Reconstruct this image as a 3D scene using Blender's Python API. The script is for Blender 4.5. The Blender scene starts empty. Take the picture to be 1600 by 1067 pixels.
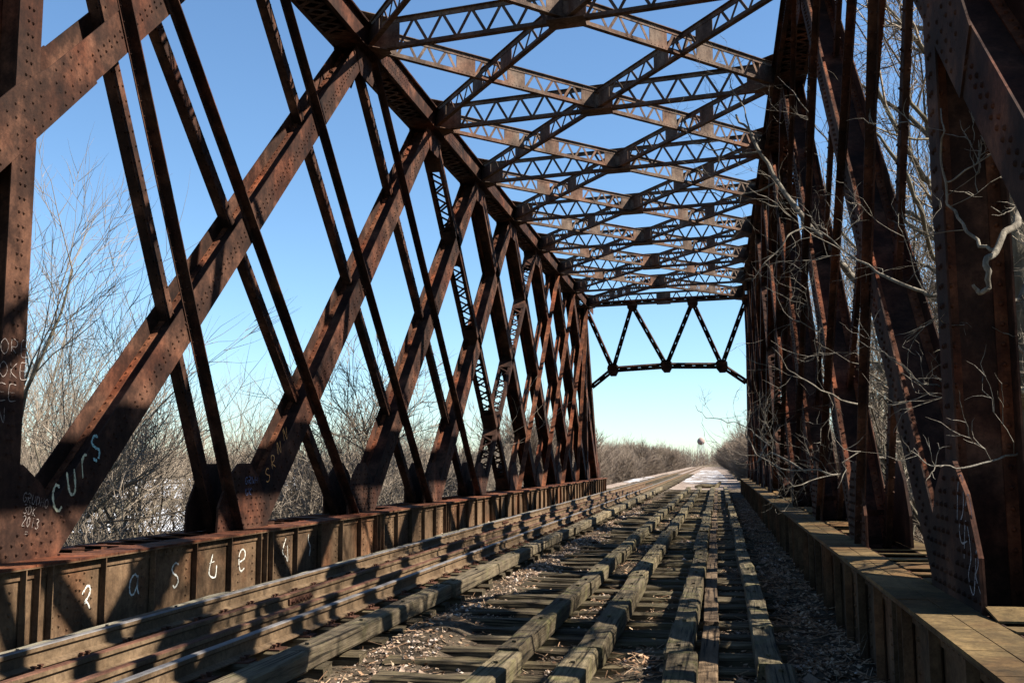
import bpy, math, random
from mathutils import Vector, Matrix
random.seed(7)
R=math.radians
sc=bpy.context.scene
col=sc.collection
V=Vector
# ---------------------------------------------------------------- calibrated layout (metres; rail top is z=0)
EYE=1.50
XLI,XRI=-6.69,1.578          # inner faces of the two trusses
TW=.43                       # width of truss members across the plane
LED=.41                      # ledge between floor girder edge and truss
P=5.055; Y1=8.887; SK=1.247  # panel length, first node, skew of right truss
ZF=EYE-.938                  # ledge top
ZB=ZF-.47                    # lower working line
ZC0,ZC1=9.58,10.10           # upper chord
ZT=9.80                      # upper working line
NY=lambda i: Y1+(i-1)*P
YEND0=NY(0)-.9; YEND1=NY(11)+.9
FLOOR=-.29
# ---------------------------------------------------------------- helpers
class MB:
    def __init__(s): s.v=[];s.f=[];s.m=[]
    def add(s,vs,fs,mi=0):
        n=len(s.v); s.v+= [tuple(p) for p in vs]
        s.f+=[tuple(i+n for i in f) for f in fs]; s.m+=[mi]*len(fs)
    def hexa(s,p,mi=0):   # 8 points: bottom ring 0-3, top ring 4-7
        s.add(p,[(3,2,1,0),(4,5,6,7),(0,1,5,4),(1,2,6,5),(2,3,7,6),(3,0,4,7)],mi)
    def box(s,x0,x1,y0,y1,z0,z1,mi=0):
        s.hexa([(x0,y0,z0),(x1,y0,z0),(x1,y1,z0),(x0,y1,z0),(x0,y0,z1),(x1,y0,z1),(x1,y1,z1),(x0,y1,z1)],mi)
    def bar(s,a,b,w,h,up=(0,0,1),mi=0):
        a=V(a);b=V(b);d=(b-a).normalized();r=d.cross(V(up))
        if r.length<1e-4: r=d.cross(V((1,0,0)))
        r.normalize();u=r.cross(d);r*=w/2;u*=h/2
        s.hexa([a-r-u,a+r-u,b+r-u,b-r-u,a-r+u,a+r+u,b+r+u,b-r+u],mi)
    def rivet(s,p,n,r=.017,h=.012,mi=0):
        p=V(p);n=V(n).normalized();a=n.orthogonal().normalized();b=n.cross(a)
        ring=[p+a*(r*math.cos(k*math.pi/3))+b*(r*math.sin(k*math.pi/3)) for k in range(6)]
        ring2=[q*0+p+n*h*.8+(q-p)*.6 for q in ring]
        s.add(ring+ring2+[p+n*h],[(k,(k+1)%6,6+(k+1)%6,6+k) for k in range(6)]+[(6+k,6+(k+1)%6,12) for k in range(6)],mi)
    def tube(s,pts,rads,n=5,mi=0,cap=False):
        rings=[];a=None
        for i,p in enumerate(pts):
            p=V(p);d=(V(pts[min(i+1,len(pts)-1)])-V(pts[max(i-1,0)]))
            if d.length<1e-6:d=V((0,0,1))
            d.normalize()
            if a is None: a=d.orthogonal().normalized()
            else:
                a=a-d*a.dot(d)
                a=a.normalized() if a.length>1e-5 else d.orthogonal().normalized()
            b=d.cross(a)
            rings.append([p+(a*math.cos(2*math.pi*k/n)+b*math.sin(2*math.pi*k/n))*rads[i] for k in range(n)])
        vs=[q for r in rings for q in r];fs=[]
        for i in range(len(rings)-1):
            for k in range(n): fs.append((i*n+k,i*n+(k+1)%n,(i+1)*n+(k+1)%n,(i+1)*n+k))
        if cap: fs.append(tuple(range(n-1,-1,-1)));fs.append(tuple((len(rings)-1)*n+k for k in range(n)))
        s.add(vs,fs,mi)
    def poly(s,pts,off):   # extrude planar outline by vector off
        n=len(pts);off=V(off);b=[V(p)+off for p in pts]
        s.add([V(p) for p in pts]+b,[tuple(range(n)),tuple(range(2*n-1,n-1,-1))]+[(k,n+k,n+(k+1)%n,(k+1)%n) for k in range(n)])
    def ribbon(s,pts,w,nrm):
        nrm=V(nrm).normalized()
        L=[];
        for i,p in enumerate(pts):
            d=(V(pts[min(i+1,len(pts)-1)])-V(pts[max(i-1,0)])).normalized()
            k_=.95+.5*math.sin(i*1.9+V(p).y*7)*.6;k_*=.45 if i in(0,len(pts)-1) else 1;c=d.cross(nrm)*w/2*k_; L.append((V(p)-c,V(p)+c))
        vs=[q for l in L for q in l]
        s.add(vs,[(2*i,2*i+1,2*i+3,2*i+2) for i in range(len(L)-1)])
    def build(s,name,mats,parent=None,origin=(0,0,0),smooth=False):
        me=bpy.data.meshes.new(name)
        o=V(origin)
        me.from_pydata([tuple(V(v)-o) for v in s.v],[],s.f)
        if not isinstance(mats,(list,tuple)): mats=[mats]
        for m in mats: me.materials.append(m)
        if len(mats)>1: me.polygons.foreach_set('material_index',s.m)
        if smooth: me.polygons.foreach_set('use_smooth',[True]*len(s.f))
        me.update()
        ob=bpy.data.objects.new(name,me);col.objects.link(ob)
        if parent: ob.parent=parent
        else: ob.location=o
        return ob
def tag(o,label=None,cat=None,group=None,kind=None):
    if label:o['label']=label
    if cat:o['category']=cat
    if group:o['group']=group
    if kind:o['kind']=kind
    return o
def empty(name,loc,label,cat,group=None):
    o=bpy.data.objects.new(name,None);col.objects.link(o);o.location=loc;o.empty_display_size=.3
    return tag(o,label,cat,group)
# ---------------------------------------------------------------- materials
def mat(name): 
    m=bpy.data.materials.new(name);m.use_nodes=True;nt=m.node_tree
    return m,nt,nt.nodes['Principled BSDF']
def N(nt,t,**k):
    n=nt.nodes.new(t)
    for a,b in k.items():
        if a in n.inputs: n.inputs[a].default_value=b
        else: setattr(n,a,b)
    return n
def coords(nt,scale=(1,1,1),kind='Object'):
    tc=N(nt,'ShaderNodeTexCoord');mp=N(nt,'ShaderNodeMapping');mp.inputs['Scale'].default_value=scale
    nt.links.new(tc.outputs[kind],mp.inputs['Vector']);return mp.outputs['Vector']
def noise(nt,vec,scale,detail=6,rough=.6):
    n=N(nt,'ShaderNodeTexNoise');n.inputs['Scale'].default_value=scale;n.inputs['Detail'].default_value=detail;n.inputs['Roughness'].default_value=rough
    nt.links.new(vec,n.inputs['Vector']);return n.outputs['Fac']
def ramp(nt,fac,stops):
    r=N(nt,'ShaderNodeValToRGB')
    while len(r.color_ramp.elements)<len(stops): r.color_ramp.elements.new(.5)
    for e,(p,c) in zip(r.color_ramp.elements,stops): e.position=p;e.color=(*c,1)
    nt.links.new(fac,r.inputs['Fac']);return r.outputs['Color']
def mix(nt,fac,a,b,mode='MIX'):
    m=N(nt,'ShaderNodeMix');m.data_type='RGBA';m.blend_type=mode
    for s,x in ((m.inputs['Factor'],fac),(m.inputs[6],a),(m.inputs[7],b)):
        if hasattr(x,'links'): nt.links.new(x,s)
        elif isinstance(x,(int,float)): s.default_value=x
        else: s.default_value=(*x,1)
    return m.outputs[2]
def bump(nt,bs,h,strength,dist=.01):
    b=N(nt,'ShaderNodeBump');b.inputs['Strength'].default_value=strength;b.inputs['Distance'].default_value=dist
    nt.links.new(h,b.inputs['Height']);nt.links.new(b.outputs['Normal'],bs.inputs['Normal'])
def steel(name,dark,mid,light,scale=1.6,rough=.85,streak=True):
    m,nt,bs=mat(name);v=coords(nt)
    f1=noise(nt,v,scale,8,.65);c=ramp(nt,f1,[(.32,dark),(.5,mid),(.68,light)])
    if streak:
        pt=ramp(nt,noise(nt,coords(nt),.9,3,.5),[(.5,(0,0,0)),(.66,(.55,.55,.55))])
        c=mix(nt,pt,c,mix(nt,1.0,c,(1.5,.95,.72),'MULTIPLY'))
        v2=coords(nt,(7,7,.6));f2=noise(nt,v2,1.5,5,.6)
        k=ramp(nt,f2,[(.4,(0,0,0)),(.62,(1,1,1))])
        c=mix(nt,mix(nt,.5,(0,0,0),k),c,mix(nt,1.0,c,(.55,.5,.48),'MULTIPLY'))
    fl=ramp(nt,noise(nt,v,14,7,.75),[(.40,(.62,.6,.6)),(.52,(1,1,1)),(.68,(1.3,1.25,1.2))]);c=mix(nt,.65,c,fl,'MULTIPLY')
    f3=noise(nt,v,38,4,.7);c=mix(nt,.45,c,ramp(nt,f3,[(.3,(.35,.33,.3)),(.55,(1,1,1)),(.8,(1.5,1.35,1.2))]),'MULTIPLY')
    nt.links.new(c,bs.inputs['Base Color']);bs.inputs['Roughness'].default_value=rough
    bs.inputs['Specular IOR Level'].default_value=.12
    bump(nt,bs,f3,.35,.006);return m
M={}
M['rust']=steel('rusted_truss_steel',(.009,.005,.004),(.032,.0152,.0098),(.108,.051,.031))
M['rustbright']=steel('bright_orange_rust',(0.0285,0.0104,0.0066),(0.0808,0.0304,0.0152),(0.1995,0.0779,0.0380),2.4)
M['girder']=steel('dirty_girder_steel',(0.0348,0.0216,0.0120),(0.0924,0.0576,0.0324),(0.1536,0.0996,0.0576),1.2)
M['lateral']=steel('grey_brown_lattice_steel',(0.0480,0.0330,0.0250),(0.1020,0.0710,0.0530),(0.1700,0.1260,0.0950),2.2)
M['ledge']=steel('mossy_ledge_steel',(.035,.024,.011),(.105,.071,.031),(.20,.135,.06),1.1)
M['rail']=steel('rusty_rail_web',(0.0561,0.0352,0.0198),(0.1056,0.0704,0.0407),(0.1551,0.1056,0.0638),1.5,.7,False)
M['railred']=steel('red_rusted_guard_rail',(0.038,0.017,0.010),(0.083,0.038,0.024),(0.122,0.064,0.042),1.3,.8,False)
def simple(name,c,rough=.8,metal=0,spec=.3):
    m,nt,bs=mat(name);v=coords(nt);f=noise(nt,v,9,6,.6)
    cc=mix(nt,1.0,ramp(nt,f,[(.3,(.7,.7,.7)),(.7,(1.25,1.25,1.25))]),c,'MULTIPLY')
    nt.links.new(cc,bs.inputs['Base Color']);bs.inputs['Roughness'].default_value=rough;bs.inputs['Metallic'].default_value=metal;bs.inputs['Specular IOR Level'].default_value=spec
    return m
M['polish']=simple('worn_shiny_rail_head',(.14,.13,.125),.6,.3)
def paint(name,c):
    m=simple(name,c,.7);nt=m.node_tree;bs=nt.nodes['Principled BSDF']
    f=noise(nt,coords(nt),70,5,.7);a=ramp(nt,f,[(.36,(.15,.15,.15)),(.5,(1,1,1))]);nt.links.new(a,bs.inputs['Alpha']);return m
M['white']=paint('white_spray_paint',(.55,.54,.48))
M['cream']=paint('cream_spray_paint',(.55,.52,.34))
M['teal']=paint('pale_teal_spray_paint',(.25,.42,.42))
M['orange']=paint('orange_spray_paint',(.75,.33,.09))
M['blue']=paint('faded_blue_paint',(.10,.13,.24))
M['grey']=paint('faded_grey_paint',(.30,.29,.31))
M['chalk']=paint('thin_chalk_paint',(.30,.25,.22))
def wood(name,dark,mid,light,moss=.0,axis=1):
    m,nt,bs=mat(name)
    sc_=[14,14,14];sc_[axis]=.9
    v=coords(nt,tuple(sc_));f=noise(nt,v,1.6,9,.7)
    c=ramp(nt,f,[(.30,dark),(.48,mid),(.7,light)])
    v1=coords(nt);g=noise(nt,v1,1.3,5,.6);c=mix(nt,1.0,c,ramp(nt,g,[(.3,(.6,.58,.55)),(.65,(1.15,1.12,1.05))]),'MULTIPLY')
    oi=N(nt,'ShaderNodeObjectInfo');c=mix(nt,1.0,c,ramp(nt,oi.outputs['Random'],[(0,(.55,.52,.5)),(.5,(.9,.9,.9)),(1,(1.2,1.17,1.1))]),'MULTIPLY')
    ck=ramp(nt,noise(nt,coords(nt,tuple(30 if i!=axis else .6 for i in range(3))),1.0,3,.5),[(.36,(.15,.14,.13)),(.42,(1,1,1))]);c=mix(nt,1.0,c,ck,'MULTIPLY')
    if moss:
        k=ramp(nt,noise(nt,v1,4,6,.7),[(.5,(0,0,0)),(.68,(moss*.6,)*3)])
        c=mix(nt,k,c,(.14,.15,.035))
    nt.links.new(c,bs.inputs['Base Color']);bs.inputs['Roughness'].default_value=.9;bs.inputs['Specular IOR Level'].default_value=.15
    bump(nt,bs,f,.8,.02);return m
M['timber']=wood('weathered_green_timber',(.011,.009,.006),(.092,.074,.047),(.165,.138,.096),.35)
M['tie']=wood('old_dark_tie_wood',(0.015,0.012,0.009),(0.072,0.057,0.036),(0.138,0.114,0.078),.15,0)
M['timberpale']=wood('pale_grey_timber',(0.047,0.044,0.037),(0.158,0.147,0.121),(0.220,0.205,0.173),.1)
def ground(name,stops,scale,bumpd=.03,fine=40,kind='Object'):
    m,nt,bs=mat(name);v=coords(nt,(1,1,1),kind);f=noise(nt,v,scale,10,.7);c=ramp(nt,f,stops)
    h=noise(nt,v,fine,4,.7);c=mix(nt,.7,c,ramp(nt,h,[(.35,(.35,.35,.35)),(.6,(1.2,1.2,1.2))]),'MULTIPLY')
    nt.links.new(c,bs.inputs['Base Color']);bs.inputs['Roughness'].default_value=.95;bs.inputs['Specular IOR Level'].default_value=.1
    bump(nt,bs,h,.9,bumpd);return m
M['ballast']=ground('dirt_and_gravel',[(.35,(0.024,0.018,0.012)),(.5,(0.068,0.051,0.034)),(.65,(0.116,0.088,0.061))],3,.02,60)
M['stone']=None
def stone_mat(name,stops,rough=.9):
    m,nt,bs=mat(name);g=N(nt,'ShaderNodeNewGeometry')
    c=ramp(nt,g.outputs['Random Per Island'],stops)
    nt.links.new(c,bs.inputs['Base Color']);bs.inputs['Roughness'].default_value=rough;bs.inputs['Specular IOR Level'].default_value=.15;return m
M['stone']=stone_mat('mixed_gravel_stones',[(0,(.06,.042,.03)),(.45,(.21,.145,.10)),(.8,(.34,.25,.185)),(1,(.48,.41,.35))])
M['leaf']=stone_mat('dead_leaves_and_straw',[(0,(.10,.055,.03)),(.5,(.28,.17,.10)),(1,(.36,.27,.18))])
M['field']=ground('brown_winter_ground',[(.3,(0.048,0.036,0.024)),(.5,(0.120,0.092,0.060)),(.7,(0.192,0.152,0.100))],.15,.2,3)
def snow_ground():
    m,nt,bs=mat('patchy_snow_on_field');v=coords(nt,(.35,1,1));f=noise(nt,v,.045,8,.65)
    c=ramp(nt,f,[(.43,(.12,.095,.065)),(.48,(.38,.37,.36)),(.54,(.62,.65,.70))])
    h=noise(nt,coords(nt),1.5,6,.7);c=mix(nt,.5,c,ramp(nt,h,[(.35,(.75,.72,.68)),(.55,(1,1,1))]),'MULTIPLY')
    nt.links.new(c,bs.inputs['Base Color']);bs.inputs['Roughness'].default_value=.8;return m
M['snow']=snow_ground()
def bark(name,a,b,cc,scale=6):
    m,nt,bs=mat(name);v=coords(nt,(1,1,.3));f=noise(nt,v,scale,8,.7);c=ramp(nt,f,[(.3,a),(.5,b),(.7,cc)])
    nt.links.new(c,bs.inputs['Base Color']);bs.inputs['Roughness'].default_value=.9;bs.inputs['Specular IOR Level'].default_value=.1
    bump(nt,bs,f,.9,.03);return m
M['bark']=bark('furrowed_grey_bark',(0.053,0.044,0.032),(0.115,0.100,0.074),(0.178,0.163,0.121))
M['palebark']=bark('pale_branch_bark',(.05,.042,.032),(.14,.12,.095),(.23,.205,.165),14)
M['twig']=bark('pale_twig_bark',(0.1305,0.1044,0.0783),(0.2079,0.1692,0.1305),(0.2727,0.2268,0.1818),3)
M['browntwig']=bark('brown_brush_twigs',(0.0978,0.0688,0.0459),(0.1691,0.1232,0.0884),(0.2338,0.1793,0.1300),2)
M['fartwig']=bark('distant_wood_twigs',(0.1390,0.1047,0.0757),(0.1901,0.1487,0.1144),(0.2411,0.1901,0.1522),.4)
# ---------------------------------------------------------------- the bridge
bridge=empty('truss_bridge',(-2.56,NY(0),ZF-.5),'long rusty riveted steel lattice truss railway bridge spanning the whole picture','bridge')
BO=V(bridge.location)
class Side:
    def __init__(s,left): s.left=left
    def p(s,u,y,z):   # u: metres outward from the inner face
        return V((XLI-u,y,z)) if s.left else V((XRI+u,y-SK,z))
    def n(s,u,y,z): return V((-u,y,z)) if s.left else V((u,y,z))
    def plate(s,mb,A,B,d0,d1,u0,u1,mi=0):
        a=V((A[0],A[1]));b=V((B[0],B[1]));t=(b-a).normalized();n=V((-t.y,t.x))
        q=[]
        for base in ((d0,),(d1,)):
            d=base[0]
            for (pt,u) in ((a,u0),(b,u0),(b,u1),(a,u1)):
                w=pt+n*d;q.append(s.p(u,w.x,w.y))
        mb.hexa(q,mi)
    def rivets(s,mb,A,B,d,u,nrm,step,r=.017,start=.1,mi=0):
        a=V((A[0],A[1]));b=V((B[0],B[1]));L=(b-a).length;t=(b-a)/L;n=V((-t.y,t.x));k=start
        while k<L-.05:
            w=a+t*k+n*d;mb.rivet(s.p(u,w.x,w.y),nrm,r*1.15,.019,mi);k+=step
def lerp(A,B,t): return (A[0]+(B[0]-A[0])*t,A[1]+(B[1]-A[1])*t)
def step_for(y): return .14 if y<18 else (.2 if y<32 else 0)
def upn(A,B):
    t=(V(B)-V(A)).normalized();return V((-t.y,t.x))
def fixdir(A,B):      # make the perpendicular point upwards
    return (A,B) if B[0]>=A[0] else (B,A)
def wide(S,A,B,h=.225,cover='low'):
    mb=MB()
    if A[0]!=B[0]: A,B=fixdir(A,B)
    if cover=='far': h=-h
    T=.014;sg=1 if h>0 else -1
    ah=abs(h)
    S.plate(mb,A,B,-ah,ah,0,T);S.plate(mb,A,B,-ah,ah,TW-T,TW)
    def pl(d0,d1,u0,u1,mi=0,a=A,b=B): S.plate(mb,a,b,min(d0*sg,d1*sg),max(d0*sg,d1*sg),u0,u1,mi)
    pl(-.007,.007,T+.001,TW-.001-T)
    for u0,u1 in ((T+.001,T+.085),(TW-T-.085,TW-.001-T)): pl(.008,.020,u0,u1,1);pl(-.020,-.008,u0,u1,1)
    ym=(A[0]+B[0])/2;st=step_for(ym if S.left else ym-2)
    if st:
        nn=upn(A,B)*sg;N3=S.n(0,nn.x,nn.y)
        for u in (.055,TW-.055): S.rivets(mb,A,B,.020*sg,u,N3,st,mi=1)
        for d in (-.035,.035): S.rivets(mb,A,B,d,0,S.n(-1,0,0),st,.018)
    return mb
def slender(S,A,B,w=.085):
    mb=MB();A,B=fixdir(A,B)
    st=step_for((A[0]+B[0])/2)
    for u,sg,stem in (((-.018,-1,.13),(.25,1,.18)) if S.left else ((.0,-1,.085),(.25,1,.07))):
        S.plate(mb,A,B,-w,w,min(u,u-.012*sg),max(u,u-.012*sg))
        S.plate(mb,A,B,-.009,.009,min(u+.001*sg,u+stem*sg),max(u+.001*sg,u+stem*sg),)
        if st:
            uu=u if sg<0 else u-.012
            for d in (-.055,.055): S.rivets(mb,A,B,d,uu,S.n(-1,0,0),st*1.3,.015)
            nn=-upn(A,B);S.rivets(mb,A,B,-.009,u+.06*sg,S.n(0,nn.x,nn.y),st*1.3,.014)
    return mb
def laced(S,A,B,w=.11):
    mb=MB();A,B=fixdir(A,B)
    for u,sg in ((0,-1),(TW,1)):
        S.plate(mb,A,B,-w,w,min(u,u-.012*sg),max(u,u-.012*sg))
        for d in (-w,w-.012): S.plate(mb,A,B,d,d+.012,min(u-.013*sg,u-.09*sg),max(u-.013*sg,u-.09*sg))
    L=(V(B)-V(A)).length;n=upn(A,B);t=(V(B)-V(A))/L
    bat=[(.0,.09),(.22,.30),(.46,.54),(.70,.78),(.90,1.)]
    for f in bat:
        for d in (-w-.013,w+.002): S.plate(mb,lerp(A,B,f[0]),lerp(A,B,f[1]),d,d+.011,.0,TW)
    k=0;pos=.0
    while pos<L-.28:
        q0=pos/L;q1=(pos+.28)/L
        if not any(b0-.005<(q0+q1)/2<b1+.005 for b0,b1 in bat):
            for d in (-w-.012,w+.010):
                a=V(A)+t*pos+n*d;b=V(A)+t*(pos+.28)+n*d
                ua,ub=(.03,TW-.03) if k%2==0 else (TW-.03,.03)
                nn=S.n(0,n.x,n.y);mb.bar(S.p(ua,a.x,a.y),S.p(ub,b.x,b.y),.055,.009,nn)
        pos+=.28;k+=1
    return mb
def gusset_low(S,i):
    y=NY(i);mb=MB()
    out=[(-.80,.0),(-.78,.34),(-.52,.72),(-.2,.93),(.2,.93),(.52,.72),(.78,.34),(.80,.0)]
    for u0,u1 in ((-.016,-.001),(TW+.001,TW+.016)):
        pts=[S.p(u0,y+a,ZF+.001+b) for a,b in out];mb.poly(pts,S.p(u1,0,0)-S.p(u0,0,0))
    def dia(yy,h): 
        q=[S.p(0,yy,ZF),S.p(TW,yy,ZF),S.p(TW,yy+.014,ZF),S.p(0,yy+.014,ZF)];mb.hexa(q+[p+V((0,0,h)) for p in q])
    dia(y+.75,.34)
    for (a0,b0),(a1,b1) in zip(out[:3],out[1:4]):   # angle cleats along the gusset edge
        for u in (-.05,TW+.002): 
            S.plate(mb,(y+a0,ZF+b0+.002),(y+a1,ZF+b1+.002),-.012,-.001,u if u>0 else -.032,u+.03 if u>0 else -.017)
    if y<32:
        st=.15 if y<20 else .24
        r=.019 if y<20 else .015
        z=.07;row=0
        while z<.86:
            half=.74 if z<.34 else .74-(z-.34)*.95
            a=-half+(.5*st if row%2 else 0)
            while a<=half:
                if not (row>1 and abs(a)<.10): mb.rivet(S.p(-.016,y+a,ZF+z),S.n(-1,0,0),r*1.1,.022)
                a+=st
            z+=st*.62;row+=1
    return mb
def gusset_high(S,i):
    y=NY(i);mb=MB()
    out=[(-.72,.10),(-.62,-.12),(-.34,-.52),(.34,-.52),(.62,-.12),(.72,.10)]
    for u0,u1 in ((-.016,-.001),(TW+.001,TW+.016)):
        pts=[S.p(u0,y+a,ZC0+b) for a,b in out];mb.poly(pts,S.p(u1,0,0)-S.p(u0,0,0))
    if y<32:
        for a,b in [(x*.16,-.05-.13*r_) for r_ in range(4) for x in range(-3,4) if abs(x)*.16<.6-r_*.1]:
            mb.rivet(S.p(-.016,y+a,ZC0+b),S.n(-1,0,0),.017,.013)
    return mb
def floor_girder(S,left):
    mb=MB();W=-.32
    y0,y1=YEND0,YEND1
    def b(u0,u1,ya,yb,z0,z1,mi=0):
        q=[S.p(u0,ya,z0),S.p(u1,ya,z0),S.p(u1,yb,z0),S.p(u0,yb,z0)];q2=[S.p(u0,ya,z1),S.p(u1,ya,z1),S.p(u1,yb,z1),S.p(u0,yb,z1)]
        mb.hexa(q+q2,mi)
    b(W,W+.012,y0,y1,FLOOR-.25,ZF-.022)                       # web
    rr=random.Random(3)
    y=y0;k=0
    while y<y1:                                                 # ledge cover plates, two rows with seams
        L=.62+rr.random()*.1;e=min(y+L,y1)
        j=rr.random()*.004
        b(-LED,-.208,y+.004,e-.004,ZF-.02,ZF+j,1);b(-.202,-.018,y+.004,e-.004,ZF-.02,ZF+.001+rr.random()*.004,1)
        y=e
    b(-LED+.002,-.02,y0,y1,ZF-.035,ZF-.022,0)                  # flange under the cover plates
    b(W+.0125,W+.10,y0,y1,ZF-.047,ZF-.036,0)
    b(W-.02,W-.001,y0,y1,ZF-.13,ZF-.037,0)                     # flange angle on the web
    for i in range(0,12):
        c=NY(i)
        ys=[c-.2,c,c+.2]+([c+1.08,c+2.05,c+3.02,c+3.95] if i<11 else [])
        for q in ys:
            if y0<q<y1-.1: b(-LED+.006,W-.0205,q-.007,q+.007,FLOOR-.2,ZF-.0365);b(W-.0205+.0,W-.009,q+.008,q+.085,FLOOR-.2,ZF-.131)
    st=.125
    y=y0+.1
    while y<34:
        if not left and y>20: break
        mb.rivet(S.p(W-.020,y,ZF-.085),S.n(-1,0,0),.015,.012)
        y+=st
    for i in range(0,5):
        c=NY(i)
        for off in (-.32,.32,-.75,.75,1.16,2.13,3.10,4.03,1.9,2.9):
            z=FLOOR
            while z<ZF-.16:
                yy=c+off
                if yy>4 : mb.rivet(S.p(W-(.0 if off not in(1.16,2.13,3.1,4.03) else .021),yy,z),S.n(-1,0,0),.019,.02)
                z+=.105
    if left:
        for i in range(1,4):
            c=NY(i)
            for a in range(6):
                for z in range(7): mb.rivet(S.p(W,c+.30+a*.13,FLOOR+.06+z*.105+(a%2)*.05),S.n(-1,0,0),.018,.018)
    return mb
def low_chord(S):
    mb=MB();y0,y1=YEND0+.2,YEND1-.2
    def b(u0,u1,ya,yb,z0,z1,mi=0,t=0):
        q=[S.p(u0,ya,z0),S.p(u1,ya,z0),S.p(u1,yb,z0+t),S.p(u0,yb,z0+t)];q2=[S.p(u0,ya,z1),S.p(u1,ya,z1),S.p(u1,yb,z1+t),S.p(u0,yb,z1+t)]
        mb.hexa(q+q2,mi)
    b(.0,.014,y0,y1,ZF-.62,ZF-.004);b(TW-.014,TW,y0,y1,ZF-.62,ZF-.004)
    b(TW+.002,TW+.26,y0,y1,ZF-.016,ZF-.004,1);b(TW+.002,TW+.10,y0,y1,ZF-.60,ZF-.588)
    rr=random.Random(9)
    for i in range(0,12):
        y=NY(i)+.86
        while i<11 and y<NY(i+1)-.85:
            L=.24+rr.random()*.12
            b(-.012,.55,y,y+L,ZF+.001,ZF+.014,1,rr.uniform(-.03,.05) if not S.left else rr.uniform(-.03,0));y+=L+.10+rr.random()*.2*(1 if i%2 else 1.3)
        b(.016,TW-.016,NY(i)-.76,NY(i)+.74,ZF-.06,ZF-.048,0)
    return mb
def top_chord(S):
    mb=MB();y0,y1=NY(1)-.45,NY(10)+.45
    def b(u0,u1,ya,yb,z0,z1,mi=0):
        q=[S.p(u0-.09,ya,z0),S.p(u1-.09,ya,z0),S.p(u1-.09,yb,z0),S.p(u0-.09,yb,z0)];q2=[S.p(u0-.09,ya,z1),S.p(u1-.09,ya,z1),S.p(u1-.09,yb,z1),S.p(u0-.09,yb,z1)]
        mb.hexa(q+q2,mi)
    b(0,.014,y0,y1,ZC0,ZC1);b(.486,.5,y0,y1,ZC0,ZC1)
    b(-.10,.60,y0,y1,ZC1+.001,ZC1+.016)
    b(-.095,-.001,y0,y1,ZC1-.012,ZC1);b(-.08,-.001,y0,y1,ZC0,ZC0+.012);b(.501,.58,y0,y1,ZC0,ZC0+.012)
    for i in range(1,11):
        b(.0,.5,NY(i)-1.2,NY(i)+1.2,ZC0-.014,ZC0-.002)
        b(-.014,-.001,NY(i)+.75,NY(i)+2.5,ZC0+.014,ZC1-.015)
    y=y0;k=0
    while y<y1-.3:
        a,c=(-.06,.38) if k%2 else (.38,-.06)
        mb.bar(S.p(a,y,ZC0-.020),S.p(c,y+.3,ZC0-.020),.075,.009);mb.bar(S.p(c,y,ZC0-.031),S.p(a,y+.3,ZC0-.031),.075,.009);y+=.3;k+=1
    y=y0
    while y<35:
        mb.rivet(S.p(-.13,y,ZC0+.012),(0,0,1),.015,.012);mb.rivet(S.p(-.102,y,ZC1-.06),S.n(-1,0,0),.017,.026)
        if (y-Y1-.75)%P<1.75:
            for z in (.10,.20,.30,.40): mb.rivet(S.p(-.104,y+.05*(int(z*10)%2),ZC0+z),S.n(-1,0,0),.016,.013)
        y+=.12
    return mb
RT=[M['rust'],M['rustbright']]
def part(mb,name,m,parent=bridge,**k): return mb.build(name,m,parent,BO,**k)
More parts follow.
